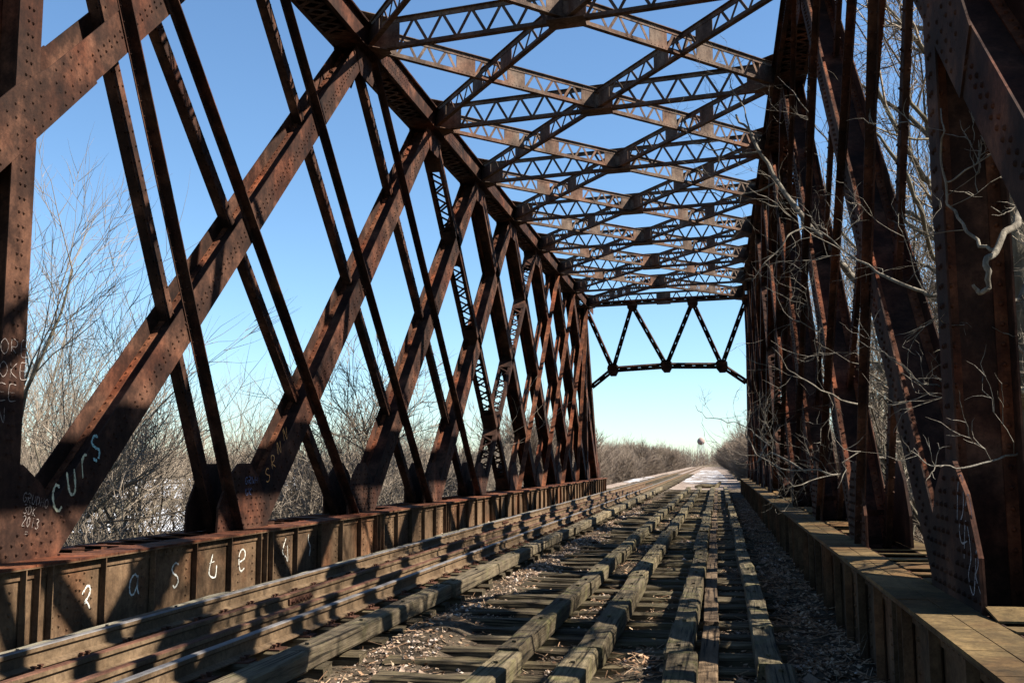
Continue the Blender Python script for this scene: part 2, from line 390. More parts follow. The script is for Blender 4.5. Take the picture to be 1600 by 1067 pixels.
for left in (True,False):
    S=Side(left)
    b_=lambda i:(NY(i),ZB); t_=lambda i:(NY(i),ZT)
    for i in range(0,9):      # rising away
        A,B=b_(i),t_(i+2)
        if i<=4: part(wide(S,A,B),'wide_diagonal',RT)
        elif i==5: part(laced(S,A,B),'laced_diagonal',RT)
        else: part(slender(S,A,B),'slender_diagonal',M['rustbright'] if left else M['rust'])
    for i in range(3,12):     # falling away
        A,B=t_(i-2),b_(i)
        if i<=5: part(slender(S,A,B),'slender_diagonal',M['rust'])
        elif i==6: part(laced(S,A,B),'laced_diagonal',RT)
        else: part(wide(S,A,B),'wide_diagonal',RT)
    part(slender(S,t_(1),b_(2)),'slender_diagonal',M['rust']);part(slender(S,b_(9),t_(10)),'slender_diagonal',M['rustbright'])
    part(wide(S,b_(1),(NY(1),ZC0),.175),'end_vertical',RT)
    part(wide(S,b_(10),(NY(10),ZC0),.175,'far'),'end_vertical',RT)
    part(wide(S,b_(0),t_(1),.24),'end_post',RT);part(wide(S,t_(10),b_(11),.24),'end_post',RT)
    for i in range(0,12): part(gusset_low(S,i),'gusset_plate',M['rust'])
    for i in range(1,11): part(gusset_high(S,i),'upper_gusset',M['rust'])
    # plate where the end vertical meets the crossing diagonal at mid height
    for ni,(A,B) in ((1,(b_(0),t_(2))),(10,(t_(9),b_(11)))):
        mb=MB();m_=lerp(A,B,.5);t=(V(B)-V(A)).normalized();n=upn(A,B)
        o=[(-1.45,-.24),(1.35,-.24),(1.35,.235),(.62,.24),(.05,.31),(-1.1,.31),(-1.45,.235)]
        if ni==10: o=[(-a,b) for a,b in o][::-1]
        for u0,u1 in ((-.016,-.001),(TW+.001,TW+.016)):
            pts=[]
            for a,d in o:
                w=V(m_)+t*a+n*d;pts.append(S.p(u0,w.x,w.y))
            mb.poly(pts,S.p(u1,0,0)-S.p(u0,0,0))
        if ni==1:
            for q in range(-8,8):
                for d in (-.18,-.07,.07,.18):
                    a=q*.165+(.08 if d in(-.07,.18) else 0)
                    if (abs(q)%5==3) or (d>.2 and q>0): continue
                    w=V(m_)+t*a+n*d;mb.rivet(S.p(-.016,w.x,w.y),S.n(-1,0,0),.019,.015)
        part(mb,'gusset_plate',M['rust'])
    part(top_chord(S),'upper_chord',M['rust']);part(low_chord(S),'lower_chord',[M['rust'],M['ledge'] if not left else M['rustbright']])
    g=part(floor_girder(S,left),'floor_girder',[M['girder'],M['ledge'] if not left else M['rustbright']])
    if left: GL=g
SL,SR=Side(True),Side(False)
# laced frames of the upper lateral bracing
def laced_frame(A,B,z0,z1,plates,pitch=.62,fl=.14,rv=False):
    mb=MB();A=V(A);B=V(B);L=(B-A).length;t=(B-A)/L;side=V((t.y,-t.x,0))
    def at(s,z,o=0): q=A+t*s+side*o;return V((q.x,q.y,z))
    for z,sg in ((z0,1),(z1,-1)):
        mb.bar(at(0,z),at(L,z),fl,.013)
        for o in (-.011,.011): mb.bar(at(0,z+sg*.050,o),at(L,z+sg*.050,o),.011,.084)
    for a,b in plates:
        q=[at(a*L,z0+.014,-.005),at(b*L,z0+.014,-.005),at(b*L,z0+.014,.005),at(a*L,z0+.014,.005)]
        mb.hexa(q+[V((p.x,p.y,z1-.014)) for p in q])
        if rv:
            s=a*L+.04
            while s<b*L:
                for z in (z0+.05,z1-.05):
                    mb.rivet(at(s,z,-.0165),-side,.012,.012);mb.rivet(at(s,z,.0165),side,.012,.012)
                s+=.1
    edges=[0]+[x for ab in plates for x in ab]+[1]
    for k in range(0,len(edges),2):
        a,b=edges[k]*L,edges[k+1]*L
        if b-a<.25: continue
        n=max(1,round((b-a)/pitch))*2;st=(b-a)/n
        for j in range(n):
            s0=a+j*st;s1=s0+st;za,zb=(z0+.04,z1-.04) if j%2==0 else (z1-.04,z0+.04)
            mb.bar(at(s0,za,.0),at(s1,zb,.0),.009,.06,)
            if rv:
                mb.rivet(at(s1,zb,-.017),-side,.014,.014)
    return mb
ZS0,ZS1=ZC0+.07,ZC0+.68
for i in range(1,11):
    a=SL.p(-.02,NY(i),0);b=SR.p(-.02,NY(i),0);L=8.23
    part(laced_frame(a,b,ZS0,ZS1,[(0,.085),(.455,.545),(.915,1)],rv=(i<6)),'cross_strut',M['lateral'])
    for S in (SL,SR):      # end shelf plates tying strut to chord
        mb=MB();mb.poly([S.p(-.02,NY(i)-.5,ZS0-.012),S.p(-.50,NY(i)-.10,ZS0-.012),S.p(-.50,NY(i)+.10,ZS0-.012),S.p(-.02,NY(i)+.5,ZS0-.012)],(0,0,-.012));part(mb,'shelf_plate',M['lateral'])
        mb=MB();mb.poly([S.p(-.02,NY(i)-.6,ZS1+.010),S.p(-.55,NY(i)-.12,ZS1+.010),S.p(-.55,NY(i)+.12,ZS1+.010),S.p(-.02,NY(i)+.6,ZS1+.010)],(0,0,.012));part(mb,'shelf_plate',M['lateral'])
    m=(SL.p(0,NY(i),0)+SR.p(0,NY(i),0))/2
    mb=MB();mb.poly([(m.x-.36,m.y-.2,ZS0-.012),(m.x+.36,m.y-.28,ZS0-.012),(m.x+.36,m.y+.2,ZS0-.012),(m.x-.36,m.y+.28,ZS0-.012)],(0,0,-.012))
    part(mb,'centre_gusset',M['lateral'])
ZD0,ZD1=ZC0+.12,ZC0+.60
for i in range(1,9):
    for fam,(a,b) in enumerate(((SL.p(-.02,NY(i),0),SR.p(-.02,NY(i+2),0)),(SL.p(-.02,NY(i+2),0),SR.p(-.02,NY(i),0)))):
        dz=.018*fam
        part(laced_frame(a,b,ZD0+dz,ZD1-dz,[(0.005,.055),(.175,.215),(.285,.325),(.46,.492),(.508,.54),(.675,.715),(.785,.825),(.945,.995)],.56,.11,rv=(i<5)),'lateral_brace',M['lateral'])
for i,j in ((1,2),(9,10)):
    cI=(SL.p(0,NY(i if i==9 else j),0)+SR.p(0,NY(i if i==9 else j),0))/2
    for S in (SL,SR):
        e=S.p(-.02,NY(j if i==9 else i),0)
        part(laced_frame(cI,e,ZD0,ZD1,[(0.03,.10),(.46,.54),(.9,.985)],.56,.11),'lateral_brace',M['lateral'])
# portals at both ends in the plane of the inclined end posts
for near in (False,True):
    i0,i1=(11,10) if not near else (0,1)
    def at(f,h):   # f across 0..1, h up the end post 0..1
        a=SL.p(-.0,NY(i0)+(NY(i1)-NY(i0))*h,0);b=SR.p(-.0,NY(i0)+(NY(i1)-NY(i0))*h,0);q=a.lerp(b,f);return V((q.x,q.y,ZB+(ZT-ZB)*h))
    up=(at(0,1)-at(0,0)).cross(V((1,0,0)))
    nodes_lo=[(.15,.655),(.5,.665),(.85,.655)];nodes_hi=[(.0,.975),(.30,.985),(.68,.985),(1.0,.975)]
    mb=MB()
    def seg(p,q,w=.20):
        a,b=at(*p),at(*q);d=(b-a).normalized();s=d.cross(up).normalized()
        for k in (-1,1):
            mb.bar(a+s*k*w*.29,b+s*k*w*.29,w*.50,.012,up);mb.bar(a+s*k*w*.5,b+s*k*w*.5,.012,.20,up)
        L=(b-a).length;n=int(L/.55)
        for j in range(n+1): mb.bar(a+d*(j*L/max(n,1)-.215),a+d*(j*L/max(n,1)+.215),w*.62,.012,up)
    part_l=[]
    for p,q in ((nodes_hi[0],nodes_lo[0]),(nodes_lo[0],nodes_hi[1]),(nodes_hi[1],nodes_lo[1]),(nodes_lo[1],nodes_hi[2]),(nodes_hi[2],nodes_lo[2]),(nodes_lo[2],nodes_hi[3])):
        mb=MB();seg(p,q);part(mb,'portal_brace',M['rust'])
    mb=MB();seg(nodes_lo[0],nodes_lo[1],.26);seg(nodes_lo[1],nodes_lo[2],.26);seg((0,1.0),(1,1.0),.22)
    part(mb,'portal_strut',M['rust'])
    for p,q in ((nodes_lo[0],(0,.565)),(nodes_lo[2],(1,.565))):
        mb=MB();seg(p,q,.24);part(mb,'knee_brace',M['rust'])
    un=up.normalized()
    for (f,h) in nodes_lo+nodes_hi[1:3]:
        mb=MB();c=at(f,h);ax=(at(1,h)-at(0,h)).normalized();ay=un.cross(ax).normalized()
        w=.30 if h<.9 else .27
        mb.poly([c+ax*w*x+ay*w*y-un*.11 for x,y in ((-1,-.5),(-.6,-1),(.6,-1),(1,-.5),(1,.4),(.5,1.2),(-.5,1.2),(-1,.4))],un*.012)
        mb.poly([c+ax*w*x+ay*w*y+un*.11 for x,y in ((-1,-.5),(-.6,-1),(.6,-1),(1,-.5),(1,.4),(.5,1.2),(-.5,1.2),(-1,.4))],un*.012)
        part(mb,'portal_gusset',M['rust'])
# ---------------------------------------------------------------- graffiti (ribbons of paint on the steel)
FONT={'P':[[(0,.9),(.5,1.4),(.8,1.2),(.72,.8),(.2,.3)],[(.2,.3),(.55,.35),(.85,-.1)]],
'a':[[(.85,1.15),(.55,1.38),(.15,1.15),(0,.65),(.15,.2),(.5,.2),(.8,.7),(.9,1.25)],[(.88,1.3),(.85,.5),(1.05,.1)]],
's':[[(.85,1.3),(.5,1.42),(.15,1.15),(.3,.85),(.75,.6),(.85,.25),(.5,-.02),(.3,.15)]],
't':[[(.45,1.45),(.05,.35),(.8,.05),(.95,.75)],[(.05,.95),(.65,1.0)]],
'e':[[(.15,.65),(.75,.8),(.85,1.2),(.5,1.42),(.1,1.15),(.05,.55),(.3,.05),(.8,.2)]],
'u':[[(.55,1.42),(.1,.75),(.2,.45),(.6,.25),(.8,-.02)],[(.75,.95),(.88,.0)]],
')':[[(.35,1.4),(.3,1.0),(.6,.6),(.5,0)]],
'G':[[(.9,1.15),(.5,1.4),(.1,1),(.1,.35),(.5,0),(.9,.3),(.9,.65),(.5,.65)]],
'R':[[(.1,0),(.1,1.4),(.7,1.3),(.8,1),(.6,.75),(.1,.7),(.9,0)]],
'U':[[(.05,1.4),(.1,.3),(.45,0),(.8,.3),(.9,1.4)]],
'D':[[(.1,0),(.1,1.4),(.6,1.2),(.9,.7),(.6,.15),(.1,0)]],
'H':[[(.1,0),(.1,1.4)],[(.1,.7),(.85,.7)],[(.85,0),(.85,1.4)]],
'O':[[(.5,1.4),(.1,1),(.1,.4),(.5,0),(.9,.4),(.9,1),(.5,1.4)]],
'3':[[(.1,1.25),(.5,1.4),(.85,1.1),(.45,.75),(.9,.4),(.5,0),(.1,.15)]],
'K':[[(.1,0),(.1,1.4)],[(.9,1.4),(.15,.6),(.9,0)]],
'2':[[(.1,1.15),(.5,1.4),(.85,1.05),(.1,0),(.95,.05)]],
'0':[[(.5,1.4),(.15,1),(.15,.4),(.5,0),(.8,.4),(.8,1),(.5,1.4)]],
'1':[[(.5,0),(.5,1.4)]],'=':[[(.1,.9),(.8,.95)],[(.1,.5),(.8,.55)]],
'C':[[(.9,1.2),(.55,1.42),(.12,1.05),(.1,.35),(.5,0),(.9,.15)]],
'r':[[(.2,0),(.3,1.2)],[(.3,.9),(.6,1.3),(.95,1.25)]],
'S':[[(.9,1.25),(.5,1.42),(.1,1.1),(.45,.75),(.9,.5),(.75,.1),(.35,0),(.1,.2)]],
'N':[[(.1,0),(.1,1.4),(.8,0),(.85,1.4)]],'E':[[(.9,1.4),(.1,1.4),(.1,0),(.9,0)],[(.1,.7),(.7,.7)]],
'Y':[[(.1,1.4),(.5,.7),(.9,1.4)],[(.5,.7),(.4,0)]]}
def smooth(p):
    if len(p)<3: return p
    o=[]
    for i in range(len(p)-1):
        p0=p[max(i-1,0)];p1=p[i];p2=p[i+1];p3=p[min(i+2,len(p)-1)]
        for k in range(5):
            t=k/5
            o.append(tuple(.5*((2*p1[j])+(-p0[j]+p2[j])*t+(2*p0[j]-5*p1[j]+4*p2[j]-p3[j])*t*t+(-p0[j]+3*p1[j]-3*p2[j]+p3[j])*t**3) for j in (0,1)))
    return o+[p[-1]]
def write(S,u,y,z,text,h,w,m,name='graffiti',ang=0,bw=.016,adv=1.25,curve=True,labels=None):
    mb=MB();ca,sa=math.cos(ang),math.sin(ang);x=0
    for ch in text:
        for st in FONT.get(ch,[]):
            st=smooth(st) if curve else st
            pts=[]
            for a,b in st:
                lx=(x+a)*w;ly=b/1.4*h
                yy=lx*ca-ly*sa;zz=lx*sa+ly*ca
                if not S.left: yy=-yy
                q=S.p(u,y+yy,z+zz) if S.left else S.p(u,y+yy,z+zz)
                pts.append(q)
            mb.ribbon(pts,bw,S.n(-1,0,0))
        x+=adv
    o=part(mb,name,m)
    if labels:o['label']=labels
    return o
zz=EYE
WU=-.32-.005
for ch,y,z,h in (('P',9.68,-1.40,.27),('a',10.55,-1.40,.30),('s',11.42,-1.38,.34),('t',12.36,-1.38,.36),('e',13.2,-1.36,.36),('u',14.62,-1.42,.42),(')',15.55,-1.42,.42)):
    write(SL,WU,y,zz-1.46,ch,h*.82,h*.62,M['white'],bw=.022)
GU=-.016-.005
for k,(t,h) in enumerate((('GRUDHO',.10),('3DK',.10),('2013',.11),('=',.09))):
    write(SL,GU-.012,9.08+.015*k-.03*(k==2),zz-.36-k*.115,t,h*.9,.055,M['chalk'],ang=-.22,bw=.0055)
a=math.radians(43.8)
for ch,y,z,h,m in (('C',9.62,-.50,.27,'cream'),('U',9.86,-.34,.26,'cream'),('r',10.06,-.16,.25,'cream'),('S',10.26,.02,.27,'teal')):
    write(SL,-.006,y,zz+z,ch,h,.15,M[m],ang=.25,bw=.03)
for ch,y,z in (('Y',14.52,-.62),('S',14.72,-.30),('R',14.92,-.10),('N',15.12,.12),('N',15.34,.34)):
    write(SL,-.006,y,zz+z,ch,.20,.15,M['orange'],ang=.3,bw=.016)
write(SL,GU,13.98,zz-.30,'GRNH',.10,.085,M['blue'],bw=.012);write(SL,GU,14.0,zz-.46,'UK',.10,.085,M['blue'],bw=.012)
for k,t in enumerate(('ORE','OKE','EE','N')): write(SL,-.006,8.68,zz+1.05-k*.22,t,.15,.12,M['orange'] if k==9 else M['chalk'],bw=.006)
mb=MB()
rr=random.Random(5)
def scrib(y,z,pts,bw):
    mb.ribbon([SR.p(GU,y-a,z+b) for a,b in smooth(pts)],bw,(-1,0,0))
scrib(8.7,ZF+.52,[(0,0),(.10,.28),(.22,.30),(.2,.1),(.06,-.02),(.1,-.12),(.26,-.1)],.012)
scrib(8.55,ZF+.30,[(0,0),(.1,.25),(.2,.05),(.1,-.1),(.22,-.2),(.36,.1),(.42,-.15)],.012)
scrib(8.45,ZF+.62,[(0,0),(.12,.1),(.2,-.1),(.28,-.3),(.2,-.4),(.3,-.5)],.010)
part(mb,'graffiti',M['grey'])
# ---------------------------------------------------------------- deck floor, rails, ties, timbers
mb=MB();rr=random.Random(2)
nx,ny=46,330;x0,x1=-6.98,2.0;y0_,y1_=.8,66.
from mathutils import noise as mn
def fz(x,y):
    z=FLOOR+.035*mn.noise(V((x*2.2,y*2.2,0)))+.02*mn.noise(V((x*7,y*7,3)))
    b=mn.noise(V((x*.6,y*.33,11)))
    def zone(a,c,soft=.15): return max(0,min(1,(x-a)/soft))*max(0,min(1,(c-x)/soft))
    z+=zone(-3.3,-2.35,.3)*max(0,b+.15)*.20
    z+=zone(-1.7,-1.1,.12)*max(0,mn.noise(V((1,y*.5,4)))+.2)*.16
    z+=zone(-.1,.4,.12)*max(0,mn.noise(V((6,y*.45,4)))+.1)*.12
    z+=zone(-.95,-.4,.2)*max(0,mn.noise(V((9,y*.5,4)))+.05)*.15
    if x<-6.15: z+=.10*min(1,(-6.15-x)/.15)
    if x>.5: z+=min(1,(x-.5)/.2)*(.07+.06*mn.noise(V((x*3,y*3,5))))
    return z
vs=[];fs=[]
nx,ny=70,520
for j in range(ny+1):
    for i in range(nx+1):
        x=x0+(x1-x0)*i/nx;y=y0_+(y1_-y0_)*j/ny
        z=fz(x,y)
        vs.append((x,y,z))
for j in range(ny):
    for i in range(nx):
        a=j*(nx+1)+i;fs.append((a,a+1,a+nx+2,a+nx+1))
mb.add(vs,fs);o=mb.build('deck_floor',M['ballast'],smooth=True);tag(o,kind='structure')
def rail_profile():
    return [(-.07,-.17),(.07,-.17),(.07,-.158),(.014,-.135),(.010,-.055),(.036,-.040),(.036,-.008),(.026,0),(-.026,0),(-.036,-.008),(-.036,-.040),(-.010,-.055),(-.014,-.135),(-.07,-.158)]
def rail(name,x,ya,yb,top,m,label,z=0,joints=(),grp='rails of the surviving track'):
    root=empty(name,(x,ya,z-.17),label,'rail',grp)
    mb=MB();pr=rail_profile();n=len(pr);seg=[ya+k*(11.9) for k in range(int((yb-ya)/11.9)+1)]+[yb]
    rr=random.Random(int(-x*100))
    offs=[(x+rr.uniform(-.006,.006),z+rr.uniform(-.004,.004)) for _ in seg]
    vs=[];fs=[];ms=[]
    for (ox,oz),y in zip(offs,seg):
        vs+=[(ox+a,y,oz+b) for a,b in pr]
    for k in range(len(seg)-1):
        for i in range(n):
            mb_i=1 if i in (6,7,8) else 0
            mb.add([vs[k*n+i],vs[k*n+(i+1)%n],vs[(k+1)*n+(i+1)%n],vs[(k+1)*n+i]],[(0,1,2,3)],mb_i)
    mb.add(vs[:n],[tuple(range(n))]);
    ob=mb.build('rail_body',[m,top],root,(x,ya,z-.17))
    for yj in joints:
        jb=MB();jb.box(x+.013,x+.034,yj-.33,yj+.33,z-.13,z-.06);jb.box(x-.034,x-.013,yj-.33,yj+.33,z-.13,z-.06)
        for q in (-.26,-.15,-.05,.05,.15,.26):
            jb.tube([(x+.034,yj+q,z-.095),(x+.075,yj+q,z-.095)],[.017,.017],6,cap=True);jb.tube([(x+.036,yj+q,z-.095),(x+.052,yj+q,z-.095)],[.026,.026],6,cap=True)
        jb.build('joint_bar',M['railred'],root,(x,ya,z-.17))
    return root
RX=[-5.61,-4.96,-4.46,-4.105]
rail('running_rail',RX[0],2,330,M['polish'],M['rail'],'outer running rail with shiny worn head, nearest the left girder wall',joints=(27.3,))
rail('running_rail',RX[3],2,330,M['polish'],M['rail'],'inner running rail with shiny worn head, next to the long square timber',joints=(31.0,))
rail('guard_rail',RX[1],2,72,M['railred'],M['rail'],'red rusted guard rail beside the outer running rail',z=-.015,joints=(11.9,37.2))
rail('guard_rail',RX[2],2,72,M['railred'],M['rail'],'red rusted guard rail beside the inner running rail, with bolted joint',z=-.015,joints=(19.6,45.))
# worn wooden beams with rounded, chewed edges
def wood_mesh(L,w,h,rr,axis,worn=.5,seg=None):
    mb=MB();seg=seg or max(3,int(L/.35));c=min(w,h)*.10
    prof=[(-w/2+c,-h/2),(w/2-c,-h/2),(w/2,-h/2+c),(w/2,h/2-c),(w/2-c,h/2),(w*.17,h/2),(-w*.17,h/2),(-w/2+c,h/2),(-w/2,h/2-c),(-w/2,-h/2+c)]
    n=len(prof);vs=[]
    ph=rr.random()*50
    for k in range(seg+1):
        s=-L/2+L*k/seg
        if 0<k<seg: s+=rr.uniform(-.05,.05)
        for i,(a,b) in enumerate(prof):
            e=worn*(.018 if i in(3,4,7,8) else .008)
            a2=a+mn.noise(V((s*1.7+ph,i*3.1,0)))*e;b2=b+mn.noise(V((s*1.7+ph,i*3.1,9)))*e
            if i in (3,4,7,8) and rr.random()<.12*worn: b2-=.02*rr.random()
            ss=s+(rr.uniform(-.012,.012) if k in(0,seg) else 0)
            vs.append((a2,ss,b2) if axis==1 else (ss,a2,b2))
    fs=[]
    for k in range(seg):
        for i in range(n): fs.append((k*n+i,k*n+(i+1)%n,(k+1)*n+(i+1)%n,(k+1)*n+i))
    fs.append(tuple(range(n)));fs.append(tuple(seg*n+i for i in range(n-1,-1,-1)))
    mb.add(vs,fs);return mb
# ties
TIEZ=-.19
rr=random.Random(11)
tie_protos=[];T2=[]
for k in range(6):
    mb=wood_mesh(3.5+rr.uniform(-.05,.05),.225,.20,rr,0,.7)
    me=bpy.data.meshes.new('railway_tie');me.from_pydata(mb.v,[],mb.f);me.materials.append(M['tie']);tie_protos.append(me)
for k in range(7):
    mb=wood_mesh(3.40+rr.uniform(-.15,.15),.235,.21,rr,0,1.6,14)
    me=bpy.data.meshes.new('railway_tie');me.from_pydata(mb.v,[],mb.f);me.materials.append(M['tie']);T2.append(me)
mb=MB();mb.box(-.17,.17,-.09,.09,0,.014)
for sx in (-.10,.10):
    for sy in (-.045,.045): mb.box(sx-.012,sx+.012,sy-.012,sy+.012,.014,.045);mb.box(sx-.02,sx+.02,sy-.018,sy+.018,.040,.052)
PLT=bpy.data.meshes.new('tie_plate');PLT.from_pydata(mb.v,[],mb.f);PLT.materials.append(M['railred'])
def tie_obj(me,x,y,z,rz,label,group):
    o=bpy.data.objects.new('railway_tie',me);col.objects.link(o);o.location=(x,y,z);o.rotation_euler=(rr.uniform(-.02,.02),rr.uniform(-.006,.006),rz)
    tag(o,label,'railway tie',group);return o
y=3.2;k=0
while y<140:
    yy=y+rr.uniform(-.05,.05)
    if y<66:
        if y<14: lab='square-cut wooden tie in the near foreground, under the four rails'
        elif y<35: lab='wooden tie under the four rails in the middle distance of the bridge'
        else: lab='small far wooden tie under the four rails near the end of the bridge'
    else: lab='distant wooden tie under the running rails beyond the bridge'
    o=tie_obj(random.choice(tie_protos),-4.96+rr.uniform(-.09,.09),yy,TIEZ-.10,rr.uniform(-.01,.01),lab,'ties carrying the surviving track')
    if y<36:
        for xr in (RX[0],RX[3]):
            pl=bpy.data.objects.new('tie_plate',PLT);col.objects.link(pl);pl.parent=o;pl.location=(xr-o.location.x,0,.101)
    y+=.66;k+=1
y=3.5
while y<63:
    yy=y+rr.uniform(-.09,.09)
    lab=('rotten split wooden tie in the near foreground beneath the green-edged timbers' if y<14 else 'rotten wooden tie beneath the loose timbers in the middle of the bridge' if y<35 else 'small far rotten tie beneath the timbers towards the end of the bridge')
    tie_obj(random.choice(T2),-1.06+rr.uniform(-.14,.14),yy,TIEZ-.105-rr.random()*.03,rr.uniform(-.03,.03),lab,'ties of the removed track')
    y+=.60+rr.uniform(-.05,.12)
# long timbers laid on the ties
lines=[('squared timber beside the inner running rail',-3.40,.225,.17,0,'timberpale0'),
       ('mossy square timber in the first row right of the rails',-1.72,.215,.17,1,''),
       ('mossy square timber in the second row right of the rails',-1.09,.225,.175,1,''),
       ('mossy square timber in the third row right of the rails',-.335,.23,.17,1,''),
       ('flat low brown board against the third timber row',-.13,.15,.06,2,''),
       ('mossy square timber in the row nearest the right girder',.375,.20,.17,1,''),
       ('pale grey flat timber along the left girder wall',-5.93,.22,.09,3,'')]
where=['nearest piece','second piece','third piece','fourth piece','fifth piece','sixth piece','seventh piece','eighth piece','ninth piece','tenth piece','eleventh piece','twelfth piece','thirteenth piece','fourteenth piece','fifteenth piece','sixteenth piece','seventeenth piece','eighteenth piece','nineteenth piece','twentieth piece','twenty-first piece','farthest piece']
for desc,x,w,h,kind,_ in lines:
    rr=random.Random(int(x*1000)+5);y=3.6;n=0
    while y<62.5:
        L=rr.uniform(4.2,5.6) if kind!=2 else rr.uniform(2.2,4)
        if kind==1: L=rr.uniform(4.3,5.4)
        L=min(L,62.8-y)
        if L<1: break
        mb=wood_mesh(L-.03,w*rr.uniform(.95,1.05),h,rr,1,.9 if kind==1 else .5)
        # bolt heads
        s=-L/2+.3
        while s<L/2-.2 and y<30:
            if kind!=2: mb.add([],[]);mb.box(-.018,.018,s-.018,s+.018,h/2-.002,h/2+.018)
            s+=1.35
        zc=TIEZ+h/2+.004+rr.uniform(0,.012)
        mt=M['timber'] if kind==1 else (M['timberpale'] if kind in(0,3) else M['tie'])
        if kind==0: mt=M['timber0'] if 'timber0' in M else M.setdefault('timber0',wood('brown_grey_timber',(.03,.024,.015),(.125,.10,.068),(.20,.168,.115),.2))
        if kind==2: mt=M.get('board') or M.setdefault('board',wood('plain_brown_board',(.045,.03,.02),(.10,.07,.046),(.15,.108,.075),0))
        o=mb.build('deck_timber' if kind!=2 else 'flat_board',mt)
        o.location=(x+rr.uniform(-.02,.02),y+L/2,zc);o.rotation_euler=(rr.uniform(-.003,.003),0,rr.uniform(-.009,.009))
        tag(o,desc+', '+where[min(n,21)]+' from the camera','timber' if kind!=2 else 'board','long timbers laid along the deck')
        y+=L+(rr.uniform(0,.02) if rr.random()<.7 else rr.uniform(.1,.35));n+=1
# loose blocks beside the timbers
rr=random.Random(21)
# gravel
mb=MB()
def stone(mb,c,r,rr):
    q=[(1,0,0),(-1,0,0),(0,1,0),(0,-1,0),(0,0,1),(0,0,-1)]
    rz=rr.random()*3.14;ca,sa=math.cos(rz),math.sin(rz);s=(rr.uniform(.6,1.3),rr.uniform(.6,1.3),rr.uniform(.4,.8))
    vs=[]
    for a in q:
        x,y,z=[a[i]*r*s[i]+rr.uniform(-.25,.25)*r for i in range(3)]
        vs.append((c[0]+x*ca-y*sa,c[1]+x*sa+y*ca,c[2]+z))
    mb.add(vs,[(0,2,4),(2,1,4),(1,3,4),(3,0,4),(2,0,5),(1,2,5),(3,1,5),(0,3,5)])
def density(x,y): return mn.noise(V((x*.9,y*.45,7)))
cnt=0
while cnt<42000:
    y=3.5+(rr.random()**1.8)*40;x=rr.uniform(-6.5,1.1)
    d=density(x,y)
    zone=1 if (-3.2<x<-2.5 or -1.6<x<-1.2 or -.05<x<.27 or -4.4<x<-3.5) else .35
    if d+rr.uniform(-.3,.3)<.08-.35*(zone-.5): continue
    if x<-6.1 and rr.random()<.5: continue
    z=fz(x,y)
    r=.008+.02*rr.random()**3
    if rr.random()<.02:r*=2
    if rr.random()<.12: r*=1.6
    stone(mb,(x,y,z+r*.3),r*(1 if y<15 else 1.4),rr);cnt+=1
o=mb.build('gravel',M['stone']);tag(o,'loose tan gravel lying between ties and timbers','gravel',kind='stuff')
# leaf litter, straw and splinters
mb=MB()
for k in range(26000):
    y=3.5+(rr.random()**1.7)*45
    x=rr.uniform(.5,1.22) if rr.random()<.42 else rr.choice((rr.uniform(-3.3,-2.3),rr.uniform(-1.65,-1.15),rr.uniform(-1,-.4),rr.uniform(-.1,.3)))
    z=fz(x,y)+.005+rr.random()*.03
    r=rr.uniform(.015,.035);rz=rr.random()*6.28;t=rr.uniform(-.6,.6)
    a=V((math.cos(rz),math.sin(rz),t))*r;b=V((-math.sin(rz),math.cos(rz),rr.uniform(-.5,.5)))*r*.6;c=V((x,y,z))
    if rr.random()<.22:
        L=rr.uniform(.06,.22);rz=rr.random()*6.28
        mb.bar(c,c+V((math.cos(rz)*L,math.sin(rz)*L,rr.uniform(-.01,.05))),.005,.005)
    else: mb.add([c-a,c+b*1.0,c+a,c-b],[(0,1,2),(0,2,3)])
o=mb.build('leaf_litter',M['leaf']);tag(o,'dead leaves and straw strewn over the deck floor','leaf litter',kind='stuff')
# ---------------------------------------------------------------- terrain
GZ=-5.2
mb=MB();vs=[];fs=[]
xs=[-1400,-800,-500,-350,-250,-180,-130,-100,-80,-65,-50,-40,-32,-26,-21,-18,-15,-12.5,-10.5,-9,-7.6,-6,-4,-2,0,1.4,2.6,3.8,5.2,7,9,12,16,22,30,45,70,110,180,300,600,1400]
ys=[-80,-40,-15,-5,0,1.2,8,16,25,35,45,55,60,62.5,64.2,66,70,76,84,94,106,120,140,165,200,250,320,420,560,800,1200,2400]
def gz(x,y):
    base=GZ+.5*mn.noise(V((x*.05,y*.05,1)))+.12*mn.noise(V((x*.4,y*.4,2)))
    e=1. if (y>64) else max(0,1-(64-y)/6.)
    if y<1.2: e=max(e,1. if y<=0 else 0)
    half=4.9 if y>60 or y<2 else 4.9
    dx=abs(x+2.6)-half
    s=1. if dx<0 else max(0,1-dx/8.)
    top=FLOOR-.06+.03*mn.noise(V((x,y*.5,4)))
    if y>140: e*=1
    return base+(top-base)*s*e
for y in ys:
    for x in xs: vs.append((x,y,gz(x,y)))
nx=len(xs)
for j in range(len(ys)-1):
    for i in range(nx-1): a=j*nx+i;fs.append((a,a+1,a+nx+1,a+nx))
mb.add(vs,fs);o=mb.build('ground',M['field'],smooth=True);tag(o,kind='structure')
def blob(name,cx,cy,rx,ry,z,m,seed,n=64,amp=.25):
    r_=random.Random(seed);mb=MB();pts=[]
    for k in range(n):
        a=2*math.pi*k/n;f=1+amp*mn.noise(V((math.cos(a)*2+seed,math.sin(a)*2,seed*1.7)))*1.6
        pts.append((cx+rx*f*math.cos(a),cy+ry*f*math.sin(a),z))
    mb.add(pts+[(cx,cy,z)],[(k,(k+1)%n,n) for k in range(n)])
    return mb.build(name,m)
o=blob('snow_field',-150,212,136,172,GZ+.7,M['snow'],3,96,.12);tag(o,kind='structure')
M['bed']=ground('pale_roadbed_gravel',[(.35,(.13,.095,.075)),(.5,(.21,.16,.13)),(.65,(.30,.25,.21))],.9,.02,25)
